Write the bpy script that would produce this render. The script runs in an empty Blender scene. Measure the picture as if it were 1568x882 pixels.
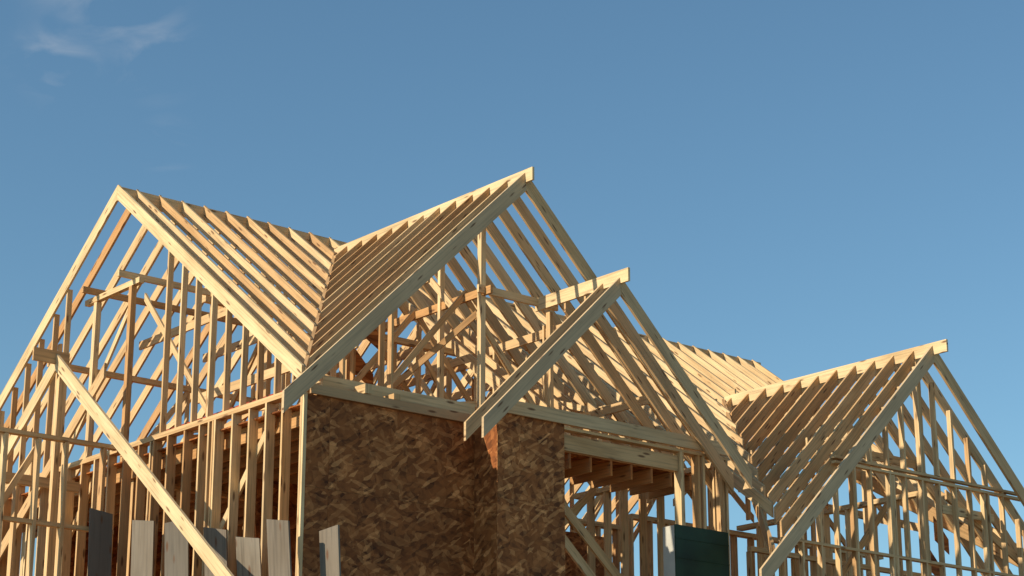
import bpy, math, random
from mathutils import Vector
random.seed(7)
R=random.uniform
ZO=1.6
scene=bpy.context.scene
scene.view_settings.view_transform='Standard'
scene.view_settings.look='None'
scene.view_settings.exposure=0

# ---------------------------------------------------------------- materials
def nt(name):
    m=bpy.data.materials.new(name); m.use_nodes=True
    t=m.node_tree; t.nodes.clear()
    o=t.nodes.new('ShaderNodeOutputMaterial'); b=t.nodes.new('ShaderNodeBsdfPrincipled')
    t.links.new(b.outputs[0],o.inputs[0]); b.inputs['Roughness'].default_value=.75
    b.inputs['Specular IOR Level'].default_value=.25
    return m,t,b
def N(t,typ,**k):
    n=t.nodes.new(typ)
    for a,v in k.items():
        if hasattr(n,a): setattr(n,a,v)
        else: n.inputs[a].default_value=v
    return n
def mix(t,a,b,f,mode='MIX'):
    n=t.nodes.new('ShaderNodeMix'); n.data_type='RGBA'; n.blend_type=mode
    for sock,v in ((n.inputs[0],f),(n.inputs[6],a),(n.inputs[7],b)):
        if isinstance(v,bpy.types.NodeSocket): t.links.new(v,sock)
        elif isinstance(v,(int,float)): sock.default_value=v
        else: sock.default_value=(*v,1)
    return n.outputs[2]
def ramp(t,fac,stops):
    n=t.nodes.new('ShaderNodeValToRGB'); t.links.new(fac,n.inputs[0])
    e=n.color_ramp.elements
    while len(e)<len(stops): e.new(.5)
    for el,(p,c) in zip(e,stops):
        el.position=p; el.color=(*c,1) if not isinstance(c,(int,float)) else (c,c,c,1)
    return n.outputs[0]
def mapping(t,src,scale):
    n=t.nodes.new('ShaderNodeMapping'); t.links.new(src,n.inputs[0]); n.inputs['Scale'].default_value=scale
    return n.outputs[0]

def wood(name,c1,c2,c3,grey):
    m,t,b=nt(name)
    uv=N(t,'ShaderNodeUVMap').outputs[0]
    at=N(t,'ShaderNodeAttribute',attribute_name='var')
    sep=N(t,'ShaderNodeSeparateColor'); t.links.new(at.outputs[0],sep.inputs[0])
    base=mix(t,c1,c2,sep.outputs[0])
    base=mix(t,base,c3,sep.outputs[2])
    g=N(t,'ShaderNodeTexNoise',Scale=1,Detail=3); t.links.new(mapping(t,uv,(1.3,30,1)),g.inputs['Vector'])
    base=mix(t,base,ramp(t,g.outputs[0],[(.3,.58),(.5,.97),(.7,1.1)]),.8,'MULTIPLY')
    g2=N(t,'ShaderNodeTexNoise',Scale=1,Detail=4); t.links.new(mapping(t,uv,(.9,3,1)),g2.inputs['Vector'])
    base=mix(t,base,ramp(t,g2.outputs[0],[(.3,(.72,.65,.56)),(.6,(1.05,1.05,1.05))]),.8,'MULTIPLY')
    base=mix(t,base,grey,sep.outputs[1])
    v=N(t,'ShaderNodeTexVoronoi',Scale=1); t.links.new(mapping(t,uv,(2.2,9,1)),v.inputs['Vector'])
    k=N(t,'ShaderNodeMapRange'); t.links.new(v.outputs['Distance'],k.inputs[0])
    k.inputs[1].default_value=.10; k.inputs[2].default_value=.21; k.inputs[3].default_value=.85; k.inputs[4].default_value=0
    base=mix(t,base,(.14,.06,.025),k.outputs[0])
    t.links.new(base,b.inputs['Base Color'])
    return m
M_wood=wood('pine_lumber',(.82,.60,.33),(.72,.465,.225),(.56,.295,.11),(.45,.375,.27))
M_plank=wood('weathered_plank',(.26,.215,.16),(.20,.165,.125),(.29,.21,.14),(.12,.11,.095))

def osb(name,tint):
    m,t,b=nt(name)
    tc=N(t,'ShaderNodeUVMap').outputs[0]
    at=N(t,'ShaderNodeAttribute',attribute_name='var')
    sep=N(t,'ShaderNodeSeparateColor'); t.links.new(at.outputs[0],sep.inputs[0])
    w=N(t,'ShaderNodeTexNoise',Scale=3.2,Detail=2); t.links.new(tc,w.inputs['Vector'])
    s=N(t,'ShaderNodeVectorMath',operation='SCALE'); t.links.new(w.outputs[1],s.inputs[0]); s.inputs['Scale'].default_value=2.2
    base=None
    for i,(sc,ro) in enumerate((((5.5,19,1),.2),((15,6,1),-.35),((6,22,1),-.6))):
        mp=N(t,'ShaderNodeMapping'); t.links.new(tc,mp.inputs[0]); mp.vector_type='TEXTURE'
        mp.inputs['Scale'].default_value=(1/sc[0],1/sc[1],1); mp.inputs['Rotation'].default_value=(0,0,ro)
        ad=N(t,'ShaderNodeVectorMath',operation='ADD'); t.links.new(mp.outputs[0],ad.inputs[0])
        t.links.new(s.outputs[0],ad.inputs[1])
        v=N(t,'ShaderNodeTexVoronoi',Scale=1.0); t.links.new(ad.outputs[0],v.inputs['Vector'])
        sc2=N(t,'ShaderNodeSeparateColor'); t.links.new(v.outputs['Color'],sc2.inputs[0])
        col=ramp(t,sc2.outputs[0],[(0,(.035,.013,.004)),(.25,(.21,.088,.026)),(.78,(.36,.165,.052)),(1,(.85,.52,.22))])
        base=col if base is None else mix(t,base,col,.45)
    n=N(t,'ShaderNodeTexNoise',Scale=1.4,Detail=5); t.links.new(tc,n.inputs['Vector'])
    base=mix(t,base,ramp(t,n.outputs[0],[(.35,(.78,.72,.66)),(.65,(1.2,1.15,1.1))]),.8,'MULTIPLY')
    base=mix(t,base,tint,1.0,'MULTIPLY')
    base=mix(t,base,mix(t,(1,1,1),(.76,.70,.66),sep.outputs[0]),1.0,'MULTIPLY')
    t.links.new(base,b.inputs['Base Color'])
    return m
M_osb=osb('osb_sheathing',(1.22,.98,.88))
M_deck=osb('subfloor_underside',(1.3,1.0,.75))

def flat(name,c,r=.6,noise=.2):
    m,t,b=nt(name)
    tc=N(t,'ShaderNodeTexCoord')
    n=N(t,'ShaderNodeTexNoise',Scale=3.0,Detail=6); t.links.new(tc.outputs['Object'],n.inputs['Vector'])
    base=mix(t,c,ramp(t,n.outputs[0],[(.3,1-noise*2),(.7,1+noise)]),1.0,'MULTIPLY')
    t.links.new(base,b.inputs['Base Color']); b.inputs['Roughness'].default_value=r
    return m
M_green=flat('dark_green_board',(.016,.045,.022),.5)
M_white=flat('white_edge',(.55,.52,.45),.6,.1)
M_red=flat('red_joist_hanger',(.40,.06,.03),.6,.2)

# ---------------------------------------------------------------- mesh builder
class MB:
    def __init__(s,name,mat): s.n=name; s.m=mat; s.v=[]; s.f=[]; s.uv=[]; s.c=[]
    def prism(s,A,B,grey=0,hue=None,bright=None):
        i=len(s.v); n=len(A)
        s.v+= [Vector(p)+Vector((0,0,ZO)) for p in A]+[Vector(p)+Vector((0,0,ZO)) for p in B]
        L=(Vector(B[0])-Vector(A[0])).length
        uo,vo=R(0,50),R(0,50)
        col=(R(0,1) if bright is None else bright, min(1,max(0,grey+R(0,.12))), (R(0,1)**3) if hue is None else hue, 1)
        ax=Vector(B[0])-Vector(A[0]); cr=(Vector(A[1])-Vector(A[0])).cross(Vector(A[2])-Vector(A[0]))
        out=cr.dot(ax)>0
        cum=0
        for k in range(n):
            k2=(k+1)%n
            w=(Vector(A[k2])-Vector(A[k])).length
            f=[i+k,i+k2,i+n+k2,i+n+k]; u=[(uo,vo+cum),(uo,vo+cum+w),(uo+L,vo+cum+w),(uo+L,vo+cum)]
            if not out: f.reverse(); u.reverse()
            s.f.append(tuple(f)); s.uv.append(u); s.c.append(col); cum+=w
        for off in (0,n):
            P=A if off==0 else B
            o=Vector(P[0]); e1=(Vector(P[1])-o).normalized(); e2=(Vector(P[-1])-o).normalized()
            f=[i+off+k for k in range(n)]
            u=[(uo+(Vector(p)-o).dot(e1)*.3,vo+(Vector(p)-o).dot(e2)) for p in P]
            if (off==0)==out: f.reverse(); u.reverse()
            s.f.append(tuple(f)); s.uv.append(u); s.c.append(col)
    # member in a vertical plane, p0-p1 is its TOP edge, depth d, thickness w
    def mem(s,p0,p1,w=.038,d=.184,**k):
        p0=Vector(p0);p1=Vector(p1); h=Vector((p1.x-p0.x,p1.y-p0.y,0)); hl=h.length
        c=hl/(p1-p0).length; dv=Vector((0,0,-d/max(c,.15))); h.normalize()
        nn=Vector((-h.y,h.x,0))*w/2
        j=nn*R(-.25,.25)
        A=[p0-nn+j,p0+nn+j,p0+nn+dv+j,p0-nn+dv+j]; B=[p1-nn-j,p1+nn-j,p1+nn+dv-j,p1-nn+dv-j]
        s.prism(A,B,**k)
    def post(s,a,b,z0,z1,wa=.038,wb=.089,tilt=.01,**k):
        da,db=R(-tilt,tilt),R(-tilt,tilt)
        q=[(-wa/2,-wb/2),(wa/2,-wb/2),(wa/2,wb/2),(-wa/2,wb/2)]
        s.prism([(a+x,b+y,z0) for x,y in q],[(a+x+da,b+y+db,z1) for x,y in q],**k)
    def box(s,a0,a1,b0,b1,z0,z1,**k):
        if abs(a1-a0)>=abs(b1-b0):
            s.prism([(a0,b0,z0),(a0,b1,z0),(a0,b1,z1),(a0,b0,z1)],[(a1,b0,z0),(a1,b1,z0),(a1,b1,z1),(a1,b0,z1)],**k)
        else:
            s.prism([(a0,b0,z0),(a0,b0,z1),(a1,b0,z1),(a1,b0,z0)],[(a0,b1,z0),(a0,b1,z1),(a1,b1,z1),(a1,b1,z0)],**k)
    def build(s,parent=None):
        me=bpy.data.meshes.new(s.n); me.from_pydata([tuple(v) for v in s.v],[],s.f)
        uvl=me.uv_layers.new(name='UVMap'); li=0
        for uv in s.uv:
            for q in uv: uvl.data[li].uv=q; li+=1
        ca=me.color_attributes.new('var','FLOAT_COLOR','CORNER'); li=0
        for f,c in zip(s.f,s.c):
            for _ in f: ca.data[li].color=c; li+=1
        me.materials.append(s.m)
        o=bpy.data.objects.new(s.n,me); scene.collection.objects.link(o)
        if parent: o.parent=parent
        return o

house=bpy.data.objects.new('timber_frame_house',None); scene.collection.objects.link(house)

# ---------------------------------------------------------------- geometry constants (house frame, z above eye)
A0=14.6; B0=21.7
RB=26.95; ZA=10.89; SA=.756
ZM=10.52
AB=18.34; ZB=10.48; SB=.97
AC=19.37; ZC=8.87
AD=25.45; ZD=8.77
AEND=28.8
S=.406
def zmain(b,z=ZM): return z-.75*(RB-b)
def zfront(b): return ZA-SA*(RB-b)

# ---- ROOF A --------------------------------------------------------------
ra=MB('left_gable_rafters',M_wood)
ra.mem((A0,RB,ZA),(A0,B0+.02,zfront(B0+.02)),d=.19,bright=.1,hue=0)
ra.mem((A0,RB,ZA),(A0,RB+5.6,ZA-SA*5.6),d=.19,bright=.2,hue=0)
a=A0+.33
while a<19.2:
    if a<AB: bv=B0+(a-A0)*(26.43-B0)/(AB-A0)
    else: bv=26.3
    ra.mem((a,RB,ZA+R(-.012,.012)),(a,bv,zfront(bv)),d=.165,bright=R(0,.6))
    ra.mem((a,RB,ZA),(a,RB+5.5,ZA-SA*5.5),d=.165)
    a+=S
ra.mem((A0-.02,RB,ZA-.03),(19.3,RB,ZA-.03),d=.235)
ra.mem((A0+.02,B0+.02,zfront(B0)-.01),(AB,26.43,ZB-.02),w=.045,d=.235,bright=.9,hue=.6)
ra.build(house)

# ---- MAIN ROOF right part -------------------------------------------------
rm=MB('main_roof_rafters',M_wood)
a=19.35
while a<AEND+.1:
    if a<22.5: be=22.3
    else:
        zd=ZD-SB*abs(AD-a)
        be=RB-(ZM-zd)/.75
        be=min(be,26.5)
    rm.mem((a,RB,ZM+R(-.01,.01)),(a,be,zmain(be)),d=.184,bright=R(0,.6),hue=R(0,.2))
    rm.mem((a,RB,ZM),(a,RB+5.5,ZM-.75*5.5),d=.184)
    a+=S
rm.mem((19.3,RB,ZM-.03),(AEND+.1,RB,ZM-.03),d=.235)
rm.mem((AD-.05,24.6,ZD-.02),(21.75,20.15,5.15),w=.045,d=.235,hue=.7,bright=.9)
rm.mem((AD+.05,24.6,ZD-.02),(28.8,RB-(ZM-(ZD-SB*3.35))/.75,ZD-SB*3.35-.02),w=.045,d=.235)
rm.build(house)

# ---- ROOF B ---------------------------------------------------------------
rb=MB('middle_gable_rafters',M_wood)
rb.mem((AB,B0-.06,ZB),(14.26,B0-.06,ZB-SB*(AB-14.26)),w=.045,d=.215,grey=.35,bright=.6,hue=.15)
rb.mem((AB,B0-.06,ZB),(22.45,B0-.06,ZB-SB*(22.45-AB)),w=.045,d=.2,hue=.3)
b=B0+.34
while b<26.4:
    al=A0+(b-B0)*(AB-A0)/(26.43-B0)+.02
    rb.mem((AB,b,ZB+R(-.012,.012)),(al,b,ZB-SB*(AB-al)),d=.184,hue=R(.2,.95))
    zm=max(zmain(b),6.55); ar=AB+(ZB-zm)/SB
    if b<25.9: rb.mem((AB,b,ZB),(ar,b,ZB-SB*(ar-AB)),d=.184,hue=R(.1,.8))
    b+=S
rb.mem((AB,21.45,ZB+.03),(AB,26.45,ZB+.03),d=.2,bright=.05,hue=0)
rb.build(house)

# ---- ROOF C ---------------------------------------------------------------
rc=MB('small_gable_rafters',M_wood)
for bb,g,dd in ((20.74,.35,.20),(21.11,.15,.185)):
    aF=16.83; zF=6.40
    rc.mem((AC,bb,zF+SB*(AC-aF)),(aF,bb,zF),w=.045,d=dd,grey=g,bright=.5,hue=.25)
    rc.mem((AC,bb,zF+SB*(AC-aF)),(21.95,bb,zF+SB*(AC-aF)-SB*(21.95-AC)),w=.045,d=.19,hue=.3,grey=.1)
for bb in (21.5,21.95):
    rc.mem((AC,bb,ZC+.0),(22.1,bb,ZC-SB*(22.1-AC)),d=.184,hue=.4)
rc.mem((AC,20.55,ZC+.09),(AC,22.6,ZC+.09),d=.2,bright=.1,hue=0)
rc.build(house)

# ---- ROOF D ---------------------------------------------------------------
rd=MB('right_gable_rafters',M_wood)
rd.mem((AD,20.0,ZD),(21.3,20.0,ZD-SB*(AD-21.3)),w=.045,d=.21,grey=.35,bright=.5,hue=.15)
rd.mem((AD,20.0,ZD),(29.7,20.0,ZD-SB*(29.7-AD)),w=.045,d=.2,hue=.3,grey=.1)
b=20.38
while b<24.5:
    zm=zmain(b); al=AD-(ZD-zm)/SB
    rd.mem((AD,b,ZD+R(-.012,.012)),(al,b,zm),d=.184,hue=R(.2,.95))
    ar=min(29.7,AD+(ZD-zm)/SB+(1.2 if b<22 else 0))
    rd.mem((AD,b,ZD),(ar,b,ZD-SB*(ar-AD)),d=.184,hue=R(.1,.7))
    b+=S
rd.mem((AD,19.7,ZD+.03),(AD,24.6,ZD+.03),d=.2,bright=.05,hue=0)
rd.build(house)

# ---- LEFT WALL (plane a=A0) ----------------------------------------------
lw=MB('left_wall_framing',M_wood)
ZP=6.67
def wall_b(m,a,b0,b1,z0,z1,w=.14,plates=2,sp=S,skip=lambda x:False):
    for k in range(plates): m.box(a-w/2,a+w/2,b0,b1,z1-.038*(k+1)-.001*k,z1-.038*k-.001*k)
    m.box(a-w/2,a+w/2,b0,b1,z0,z0+.038)
    b=b0+.02
    while b<b1:
        if not skip(b): m.post(a,b+R(-.02,.02),z0+.04,z1-.04*plates,wa=w,wb=.038)
        b+=sp
def wall_a(m,b,a0,a1,z0,z1,w=.14,plates=2,sp=S,skip=lambda x:False):
    for k in range(plates): m.box(a0,a1,b-w/2,b+w/2,z1-.038*(k+1)-.001*k,z1-.038*k-.001*k)
    m.box(a0,a1,b-w/2,b+w/2,z0,z0+.038)
    a=a0+.02
    while a<a1:
        if not skip(a): m.post(a+R(-.02,.02),b,z0+.04,z1-.04*plates,wa=.038,wb=w)
        a+=sp
wall_b(lw,A0+.08,B0+.02,32.2,3.9,ZP,sp=.42)
for b in (23.9,24.0,25.6,28.4): lw.post(A0+.08,b,3.94,ZP-.08,wa=.14,wb=.038)
lw.mem((A0+.16,22.6,6.5),(A0+.16,24.6,4.3),d=.1)
lw.mem((A0+.2,27.5,6.5),(A0+.2,29.4,4.3),d=.1)
for b in [21.98+.42*k for k in range(9)]:
    lw.post(A0+.06,b,ZP+.003,zfront(b)-.2,wa=.089,wb=.038)
for b in [28.45+.42*k for k in range(9)]:
    lw.post(A0+.06,b,ZP+.003,ZA-SA*(b-RB)-.2,wa=.089,wb=.038)
lw.build(house)
rh=MB('red_rim_edge',M_red); rh.box(A0+.17,A0+.19,22.0,25.6,6.69,6.76); rh.build(house)

inf=MB('left_attic_framing',M_wood)
inf.box(A0+.36,A0+.45,26.8,28.5,9.35,9.44)
for b in (27.04,28.16):
    inf.post(A0+.4,b,ZP,9.34,wa=.09,wb=.09)
    inf.mem((A0+.1,b-.05,9.54),(19.6,b-.05,9.54),d=.1,w=.05)
for k,a in enumerate([15.0+1.22*j for j in range(11)]):
    zr=ZA if a<19.2 else ZM
    for b in (24.6,29.3):
        zt=zr-.755*abs(b-RB)-.22
        inf.post(a+R(-.05,.05),b,ZP,zt,wa=.038,wb=.089)
    if k%2==0 and k>0: inf.post(a,RB,ZP,zr-.26,wa=.089,wb=.089)
    if k>0: inf.mem((a+.05,24.9,9.1),(a+.05,29.0,9.1),d=.14)
    if k!=1:
        inf.mem((a+.09,24.6,ZP+.1),(a+.09,26.8,9.2),d=.089)
        inf.mem((a+.09,29.3,ZP+.1),(a+.09,27.2,9.2),d=.089)
    if k%2: inf.mem((a,24.6,8.6),(a+1.2,24.6,7.0),d=.089); inf.mem((a,29.3,7.0),(a+1.2,29.3,8.6),d=.089)
for b in (24.6,29.3):
    inf.box(A0+.2,28.6,b-.045,b+.045,ZA-.755*2.35-.62,ZA-.755*2.35-.53)
for k in range(26):
    a=R(15,21); b=R(22.2,26.5)
    if k%2: inf.mem((a,b,R(6.8,7.5)),(a+R(.8,2.6),b,R(6.8,7.7)),d=.09)
    else: inf.mem((a,b,R(6.8,7.5)),(a,b+R(.8,2.6),R(6.8,7.9)),d=.09)
inf.build(house)

# ---- attic floor over left/mid section ------------------------------------
dk=MB('attic_floor',M_deck)
for a in [14.68+1.22*k for k in range(6)]:
    a1=min(a+1.214,21.9)
    bend=32.1 if a<18.2 else 22.7
    b=21.8
    while b<bend-.05:
        dk.box(a,a1,b,min(b+2.436,bend),6.44,6.46); b+=2.44
dk.build(house)
jo=MB('attic_floor_joists',M_wood)
a=A0+.25
while a<21.9:
    jo.box(a-.019,a+.019,21.8,32.1 if a<18.4 else 22.7,6.22,6.437,hue=.9,bright=.9); a+=S
jo.build(house)

# ---- MIDDLE FRONT WALL -----------------------------------------------------
ob=MB('osb_wall_sheathing',M_osb)
def sheets_a(b,a0,a1,zt,zb,th=.012,first=2.44,h=1.22):
    z=zt
    while z>zb+.02:
        z0=max(zb,z-h+.004); a=a0; f=first
        while a<a1-.02:
            e=min(a1,a+f-.004); ob.box(a,e,b+R(0,.003),b+th,z0,z); a=e+.004; f=2.44
        z=z0-.004
def sheets_b(a,b0,b1,zt,zb,th=.012):
    z=zt
    while z>zb+.02:
        z0=max(zb,z-1.215); b=b0
        while b<b1-.02:
            e=min(b1,b+2.435); ob.box(a,a+th,b,e,z0,z); b=e+.005
        z=z0-.005
sheets_a(B0,A0+.02,17.48,6.56,-1.5,first=.42)
sheets_b(17.468,21.214,B0-.002,6.62,-1.5)
sheets_a(21.2,17.468,18.70,6.69,-1.5,first=1.22,h=1.22)
ob.build(house)
bk=MB('wall_cavity_backing',M_wood)
bk.box(A0+.1,17.4,B0+.014,B0+.05,5.30,5.38); bk.box(A0+.1,17.4,B0+.014,B0+.05,4.08,4.16)
bk.box(17.5,18.7,21.213,21.25,5.42,5.5); bk.box(17.5,18.7,21.213,21.25,4.2,4.28); bk.build(house)
fw=MB('front_wall_framing',M_wood)
fw.post(A0+.02,B0-.02,3.0,6.56,wa=.05,wb=.04,bright=0,hue=0)
wall_a(fw,B0+.13,A0+.1,17.4,3.9,6.56,sp=S)
fw.box(A0+.1,17.35,B0-.05,B0-.01,6.565,6.69,grey=.2)
fw.box(A0+.5,17.7,B0+.28,B0+.32,6.78,6.94,bright=.1,hue=0)
fw.box(A0+.3,17.6,B0+.02,B0+.25,6.60,6.64)
fw.box(15.55,15.66,B0-.06,B0+.2,6.7,6.83); fw.box(16.05,16.16,B0-.03,B0+.26,6.7,6.78)
fw.box(17.4,21.95,21.15,21.19,6.66,6.85,bright=.3,hue=.2,grey=.15)
fw.box(17.5,21.95,21.195,21.34,6.70,6.74)
fw.box(18.72,20.95,21.25,21.29,6.31,6.54,hue=.5)
fw.box(18.72,20.95,21.30,21.34,6.31,6.54)
fw.box(17.5,21.95,21.21,21.35,6.60,6.64)
for a in (18.66,20.98,21.03,21.35,21.45,21.86,21.92): fw.post(a,21.28,3.9,6.6,wa=.04,wb=.14)
wall_b(fw,21.92,21.4,24.6,3.9,6.6,sp=S)
fw.mem((18.75,21.6,5.9),(20.6,21.6,4.3),d=.14,w=.04)
fw.mem((18.75,21.75,5.6),(20.4,21.75,4.1),d=.14,w=.04)
fw.mem((18.9,23.0,4.6),(20.9,23.0,6.4),d=.12,w=.04)
wall_a(fw,24.6,18.3,23.0,3.9,6.2,sp=S)
fw.mem((19.2,22.2,6.4),(21.5,24.2,6.1),d=.184)
fw.build(house)
io=MB('interior_osb_wall',M_osb)
io.box(20.7,22.6,24.5,24.515,3.9,5.95)
io.box(15.2,18.3,29.9,29.915,3.9,6.2); io.box(18.3,18.312,24.7,32,3.9,6.2); io.box(16.2,18.2,25.2,25.215,3.9,6.2)
io.build(house)

mg=MB('middle_gable_framing',M_wood)
mg.post(AB,22.64,6.6,10.2,wa=.089,wb=.089,bright=0,hue=0)
mg.mem((AB,22.4,8.93),(AB,26.0,8.93),d=.12,w=.045,bright=0)
mg.mem((18.2,22.55,8.95),(19.75,22.55,8.95),d=.12,w=.045)
mg.post(19.65,22.6,6.6,8.8,wa=.06,wb=.089)
mg.mem((AB-.05,22.7,8.6),(16.9,24.3,6.8),d=.089); mg.mem((AB,22.75,8.6),(19.9,22.75,6.9),d=.089)
mg.mem((AB-.06,23.2,8.8),(AB-.06,24.6,10.2),d=.1)
for b in (23.6,24.8,26.0): mg.post(AB,b,6.6,ZB-.2,wa=.089,wb=.06)
for b in (23.0,24.2,25.4):
    for a in (16.8,19.9):
        mg.post(a,b,6.6,ZB-SB*abs(a-AB)-.25,wa=.089,wb=.038)
    mg.mem((16.8,b+.05,7.2),(AB,b+.05,9.0),d=.089,hue=.4); mg.mem((19.9,b+.05,7.2),(AB,b+.05,9.0),d=.089,hue=.4)
for a in (15.6,16.8,19.9,21.0):
    zt=ZB-SB*abs(a-AB)-.3
    mg.mem((a,21.9,zt),(a,26,zt),d=.14,hue=.3)
for a in (17.2,20.3,21.3): mg.mem((a,22.2,6.95),(a,25.5,8.0),d=.14)
for a in (15.5,16.3): mg.post(a,22.1,6.6,ZB-SB*abs(a-AB)-.25,wa=.038,wb=.089)
mg.build(house)
gp=MB('plywood_gussets',M_deck)
for (a,b,z) in ((17.5,24.5,8.9),(18.2,25.6,8.6),(20.5,23.5,7.6),(21.0,24.5,7.7),(20.0,24.9,8.3),(19.6,23.2,7.4),(24.5,21.8,6.9),(27.0,21.4,6.4),(27.8,22.2,6.1)):
    gp.prism([(a,b,z),(a+.35,b,z-.35),(a+.35,b,z-.6),(a,b,z-.4)],[(a,b+.015,z),(a+.35,b+.015,z-.35),(a+.35,b+.015,z-.6),(a,b+.015,z-.4)])
gp.build(house)

# ---- RIGHT WING WALLS --------------------------------------------------------
rw=MB('right_wing_framing',M_wood)
rw.box(23.3,29.6,20.25,20.34,6.68,6.72); rw.box(23.3,29.6,20.25,20.34,6.6,6.64)
a=22.1
while a<29.6:
    zt=ZD-SB*abs(AD-a)-.22
    if zt>6.9:
        rw.post(a,20.3,6.725,zt,wa=.038,wb=.089); rw.post(a+R(-.03,.03),20.3,3.5,6.6,wa=.038,wb=.089)
    else: rw.post(a,20.3,3.5,zt,wa=.038,wb=.089)
    a+=S
for a in (23.7,24.6,24.64,26.9,27.95,28.0): rw.post(a,20.3,3.5,6.59 if a<27.5 else ZD-SB*(a-AD)-.22,wa=.038,wb=.089)
rw.post(AD,20.36,3.5,ZD-.22,wa=.089,wb=.089)
wall_b(rw,29.4,20.4,26.9,3.5,5.0)
wall_a(rw,24.5,23.0,29.3,3.5,6.4)
wall_a(rw,22.2,23.4,29.3,3.5,5.6,w=.089,sp=.5)
wall_b(rw,25.6,20.5,24.5,3.5,6.5,sp=.5)
rw.box(22.1,29.4,20.25,20.34,5.30,5.34)
for k,b in enumerate((21.4,22.6,23.8)):
    for a in (24.2,26.7): rw.post(a,b,3.5,ZD-SB*abs(a-AD)-.24,wa=.089,wb=.038)
    rw.mem((24.0,b+.05,7.3),(26.9,b+.05,7.3),d=.14)
    rw.mem((23.4,b+.06,6.6),(25.4,b+.06,8.3),d=.089); rw.mem((27.6,b+.06,6.4),(25.5,b+.06,8.3),d=.089)
rw.mem((26.2,20.5,6.6),(28.9,20.5,5.3),d=.14); rw.mem((23.0,20.5,4.4),(24.8,20.5,6.3),d=.1)
rw.mem((27.6,22.0,6.4),(27.6,26.4,7.8),d=.14); rw.mem((25.9,20.36,6.3),(27.2,20.36,6.3),d=.14)
rw.build(house)

# ---- PROJECTING PORCH FRAME AT LEFT ------------------------------------------
pf=MB('porch_gable_frame',M_wood)
ZR=8.03
pf.mem((13.75,RB,ZR),(13.75,21.6,ZR-.773*(RB-21.6)),w=.045,d=.2,bright=.0,hue=0)
pf.mem((13.75,RB,ZR),(13.75,32.5,ZR-.773*5.55),w=.045,d=.2,bright=.1,hue=0)
pf.mem((13.36,RB+.01,ZR+.04),(13.95,RB+.01,ZR+.04),d=.2,hue=.5)
pf.post(13.85,RB+.05,-1.5,ZR-.17,wa=.089,wb=.089)
pf.mem((A0-.05,RB,ZR),(A0-.05,32.5,ZR-.773*5.55),d=.184)
pf.box(11.8,A0-.02,26.44,26.56,6.61,6.67); pf.box(11.8,A0-.02,26.45,26.55,5.36,5.42)
for a in (11.9,12.35,12.8,13.3,13.75,14.35): pf.post(a,26.5,-1.5,6.6,wa=.05,wb=.12)
pf.mem((11.8,27.6,6.3),(A0-.02,27.6,6.3),d=.15,w=.06); pf.mem((11.8,29.0,6.6),(14.5,29.0,6.6),d=.15,w=.06)
for a in (12.1,12.9,13.7,14.2): pf.post(a,28.9,-1.5,6.5,wa=.05,wb=.12)
pf.mem((12.5,26.6,5.1),(13.3,26.6,6.5),d=.09)
pf.build(house)

# ---- back walls & lower storeys ------------------------------------------------
bw=MB('rear_wall_framing',M_wood)
wall_a(bw,32.0,A0+.1,28.8,3.9,6.6)
wall_b(bw,18.0,22.0,32,3.9,6.25,skip=lambda b:24<b<25); wall_a(bw,26.6,A0+.3,18.0,3.9,6.25,skip=lambda a:16<a<16.9)
bw.build(house)
lo=MB('lower_storey_walls',M_osb)
def wallbox(a0,a1,b0,b1):
    lo.box(a0,a1,b0,b1,2.9,3.9); lo.box(a0,a1,b0,b1,-1.6,.2)
    L=max(a1-a0,b1-b0); n=int(L//2.4)
    for k in range(n+1):
        f0=k/(n+1);f1=f0+.55/(n+1)
        if a1-a0>b1-b0: lo.box(a0+(a1-a0)*f0,a0+(a1-a0)*f1,b0,b1,.2,2.9)
        else: lo.box(a0,a1,b0+(b1-b0)*f0,b0+(b1-b0)*f1,.2,2.9)
wallbox(A0+.03,A0+.15,21.8,32.1); wallbox(18.8,21.9,21.25,21.37); wallbox(22,29.4,20.25,20.37); wallbox(29.3,29.42,20.4,32); wallbox(A0+.2,29.2,32,32.12)
lo.build(house)
fl=MB('upper_floor_deck',M_deck); fl.box(A0+.16,29.2,21.85,31.9,3.78,3.88); fl.box(22.1,29.2,20.4,21.84,3.38,3.48); fl.build(house)

# ---- leaning planks --------------------------------------------------------------
fwd0=Vector((.6414,.7672,0)); rgt0=Vector((.7672,-.6414,0))
for (a,b,z,w,g,sl,ro) in ((14.28,26.3,5.64,.34,.7,.03,-30),(14.28,25.1,5.33,.36,.2,.02,25),(14.28,24.2,5.2,.34,.4,-.03,15),(14.28,23.2,4.95,.34,.2,.03,22),
                   (14.28,22.4,4.72,.34,0,.02,20),(14.25,21.67,4.84,.31,.1,.02,22),(14.85,21.4,4.77,.28,.25,-.03,28)):
    p=MB('wooden_plank',M_plank)
    r=math.radians(ro); rgt=rgt0*math.cos(r)-fwd0*math.sin(r); fwd=fwd0*math.cos(r)+rgt0*math.sin(r)
    top=Vector((a,b,z)); bot=top-fwd0*1.1+rgt0*R(.35,.65); bot.z=-1.6
    n=fwd*.038
    A=[bot-rgt*w/2,bot+rgt*w/2,bot+rgt*w/2+n,bot-rgt*w/2+n]
    u=Vector((0,0,sl))
    B=[top-rgt*w/2+u,top+rgt*w/2-u,top+rgt*w/2+n-u,top-rgt*w/2+n+u]
    p.prism(A,B,grey=g,hue=R(0,.5)); p.build()

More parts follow.
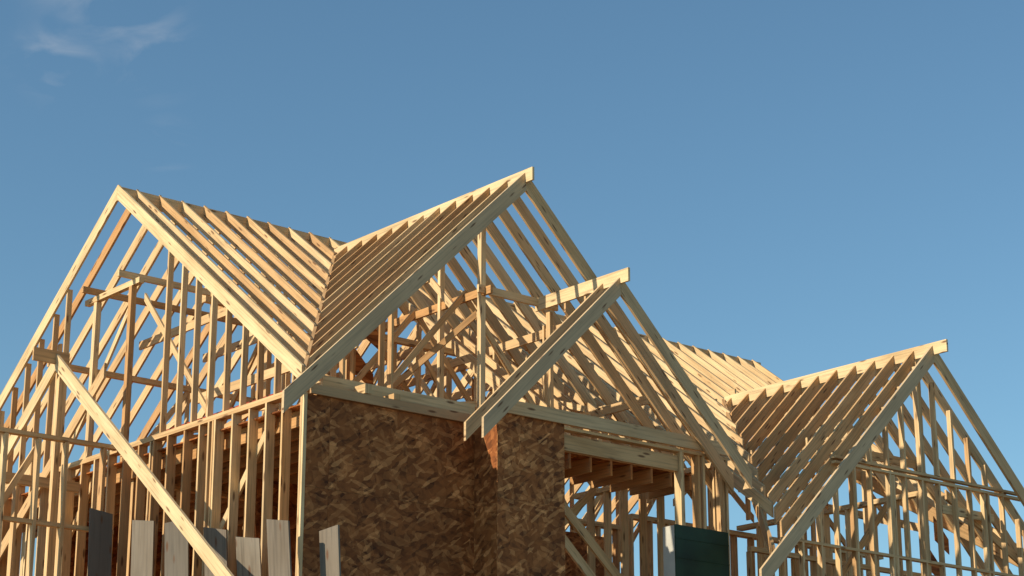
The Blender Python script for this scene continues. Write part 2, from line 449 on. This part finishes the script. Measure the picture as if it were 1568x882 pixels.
gb=bpy.data.objects.new('green_window_crate',None); scene.collection.objects.link(gb)
g=MB('face_board',M_green); g.box(20.5,21.58,20.88,20.9,3.9,5.42)
for k in range(5): g.box(20.5,21.58,20.872,20.879,4.1+.28*k,4.115+.28*k)
g.build(gb)
g=MB('body',M_white); g.box(20.505,21.575,20.902,21.14,3.9,5.41); g.build(gb)
g=MB('support_post',M_wood); g.post(20.6,21.0,-1.6,3.898,wa=.09,wb=.09); g.post(21.5,21.0,-1.6,3.898,wa=.09,wb=.09); g.build(gb)

# ---- ground ----------------------------------------------------------------------
me=bpy.data.meshes.new('ground'); me.from_pydata([(-900,-900,0),(900,-900,0),(900,900,0),(-900,900,0)],[],[(0,1,2,3)])
m,t,b=nt('dirt'); tc=N(t,'ShaderNodeTexCoord'); n=N(t,'ShaderNodeTexNoise',Scale=.6,Detail=9); t.links.new(tc.outputs['Object'],n.inputs['Vector'])
t.links.new(ramp(t,n.outputs[0],[(.3,(.14,.10,.065)),(.7,(.25,.19,.125))]),b.inputs['Base Color']); me.materials.append(m)
gr=bpy.data.objects.new('ground',me); scene.collection.objects.link(gr)

# ---- light --------------------------------------------------------------------------
E=math.radians(27); az=math.radians(13)
Sd=Vector((-math.cos(az)*math.cos(E),math.sin(az)*math.cos(E),math.sin(E)))
sl=bpy.data.lights.new('sun','SUN'); sl.energy=5.0; sl.angle=math.radians(.5); sl.color=(1,.885,.69)
so=bpy.data.objects.new('sun',sl); scene.collection.objects.link(so); so.rotation_mode='QUATERNION'; so.rotation_quaternion=Sd.to_track_quat('Z','Y')
w=bpy.data.worlds.new('World'); scene.world=w; w.use_nodes=True; t=w.node_tree; t.nodes.clear()
out=t.nodes.new('ShaderNodeOutputWorld'); bg=t.nodes.new('ShaderNodeBackground'); t.links.new(bg.outputs[0],out.inputs[0])
sk=t.nodes.new('ShaderNodeTexSky'); sk.sky_type='NISHITA'; sk.sun_disc=False; sk.sun_elevation=E; sk.sun_rotation=math.atan2(Sd.x,Sd.y)
sk.altitude=0; sk.air_density=1; sk.dust_density=0; sk.ozone_density=2.2
bg.inputs[1].default_value=.127
tc=N(t,'ShaderNodeTexCoord')
mp=N(t,'ShaderNodeMapping'); t.links.new(tc.outputs['Generated'],mp.inputs[0]); mp.inputs['Rotation'].default_value=(0,math.radians(35),0); mp.inputs['Scale'].default_value=(30,8,60)
n=N(t,'ShaderNodeTexNoise',Scale=1,Detail=6,Distortion=.6); t.links.new(mp.outputs[0],n.inputs['Vector'])
acc=None
for c,r in (((1336,2680,1261),.03),((1370,2610,1370),.05),((1480,2640,1300),.03),((1500,2620,1140),.018)):
    d=N(t,'ShaderNodeVectorMath',operation='DISTANCE'); t.links.new(tc.outputs['Generated'],d.inputs[0]); d.inputs[1].default_value=Vector(c).normalized()
    mr=N(t,'ShaderNodeMapRange'); t.links.new(d.outputs['Value'],mr.inputs[0]); mr.inputs[1].default_value=r; mr.inputs[2].default_value=0; mr.interpolation_type='SMOOTHSTEP'
    if acc is None: acc=mr.outputs[0]
    else:
        mx=N(t,'ShaderNodeMath',operation='MAXIMUM'); t.links.new(acc,mx.inputs[0]); t.links.new(mr.outputs[0],mx.inputs[1]); acc=mx.outputs[0]
cl=ramp(t,n.outputs[0],[(.45,0.0),(.8,.45)])
mm=N(t,'ShaderNodeMath',operation='MULTIPLY'); t.links.new(cl,mm.inputs[0]); t.links.new(acc,mm.inputs[1])
skc=mix(t,sk.outputs[0],(.80,1.0,.98),1.0,'MULTIPLY')
col=mix(t,skc,(5.0,5.1,5.3),mm.outputs[0])
t.links.new(col,bg.inputs[0])

# ---- camera -----------------------------------------------------------------------
c=bpy.data.cameras.new('camera'); c.lens=72.44; c.sensor_width=36; c.clip_end=3000
co=bpy.data.objects.new('camera',c); scene.collection.objects.link(co); co.location=(0,0,1.6)
co.rotation_euler=(math.radians(90+17.06),0,math.radians(-39.9)); scene.camera=co
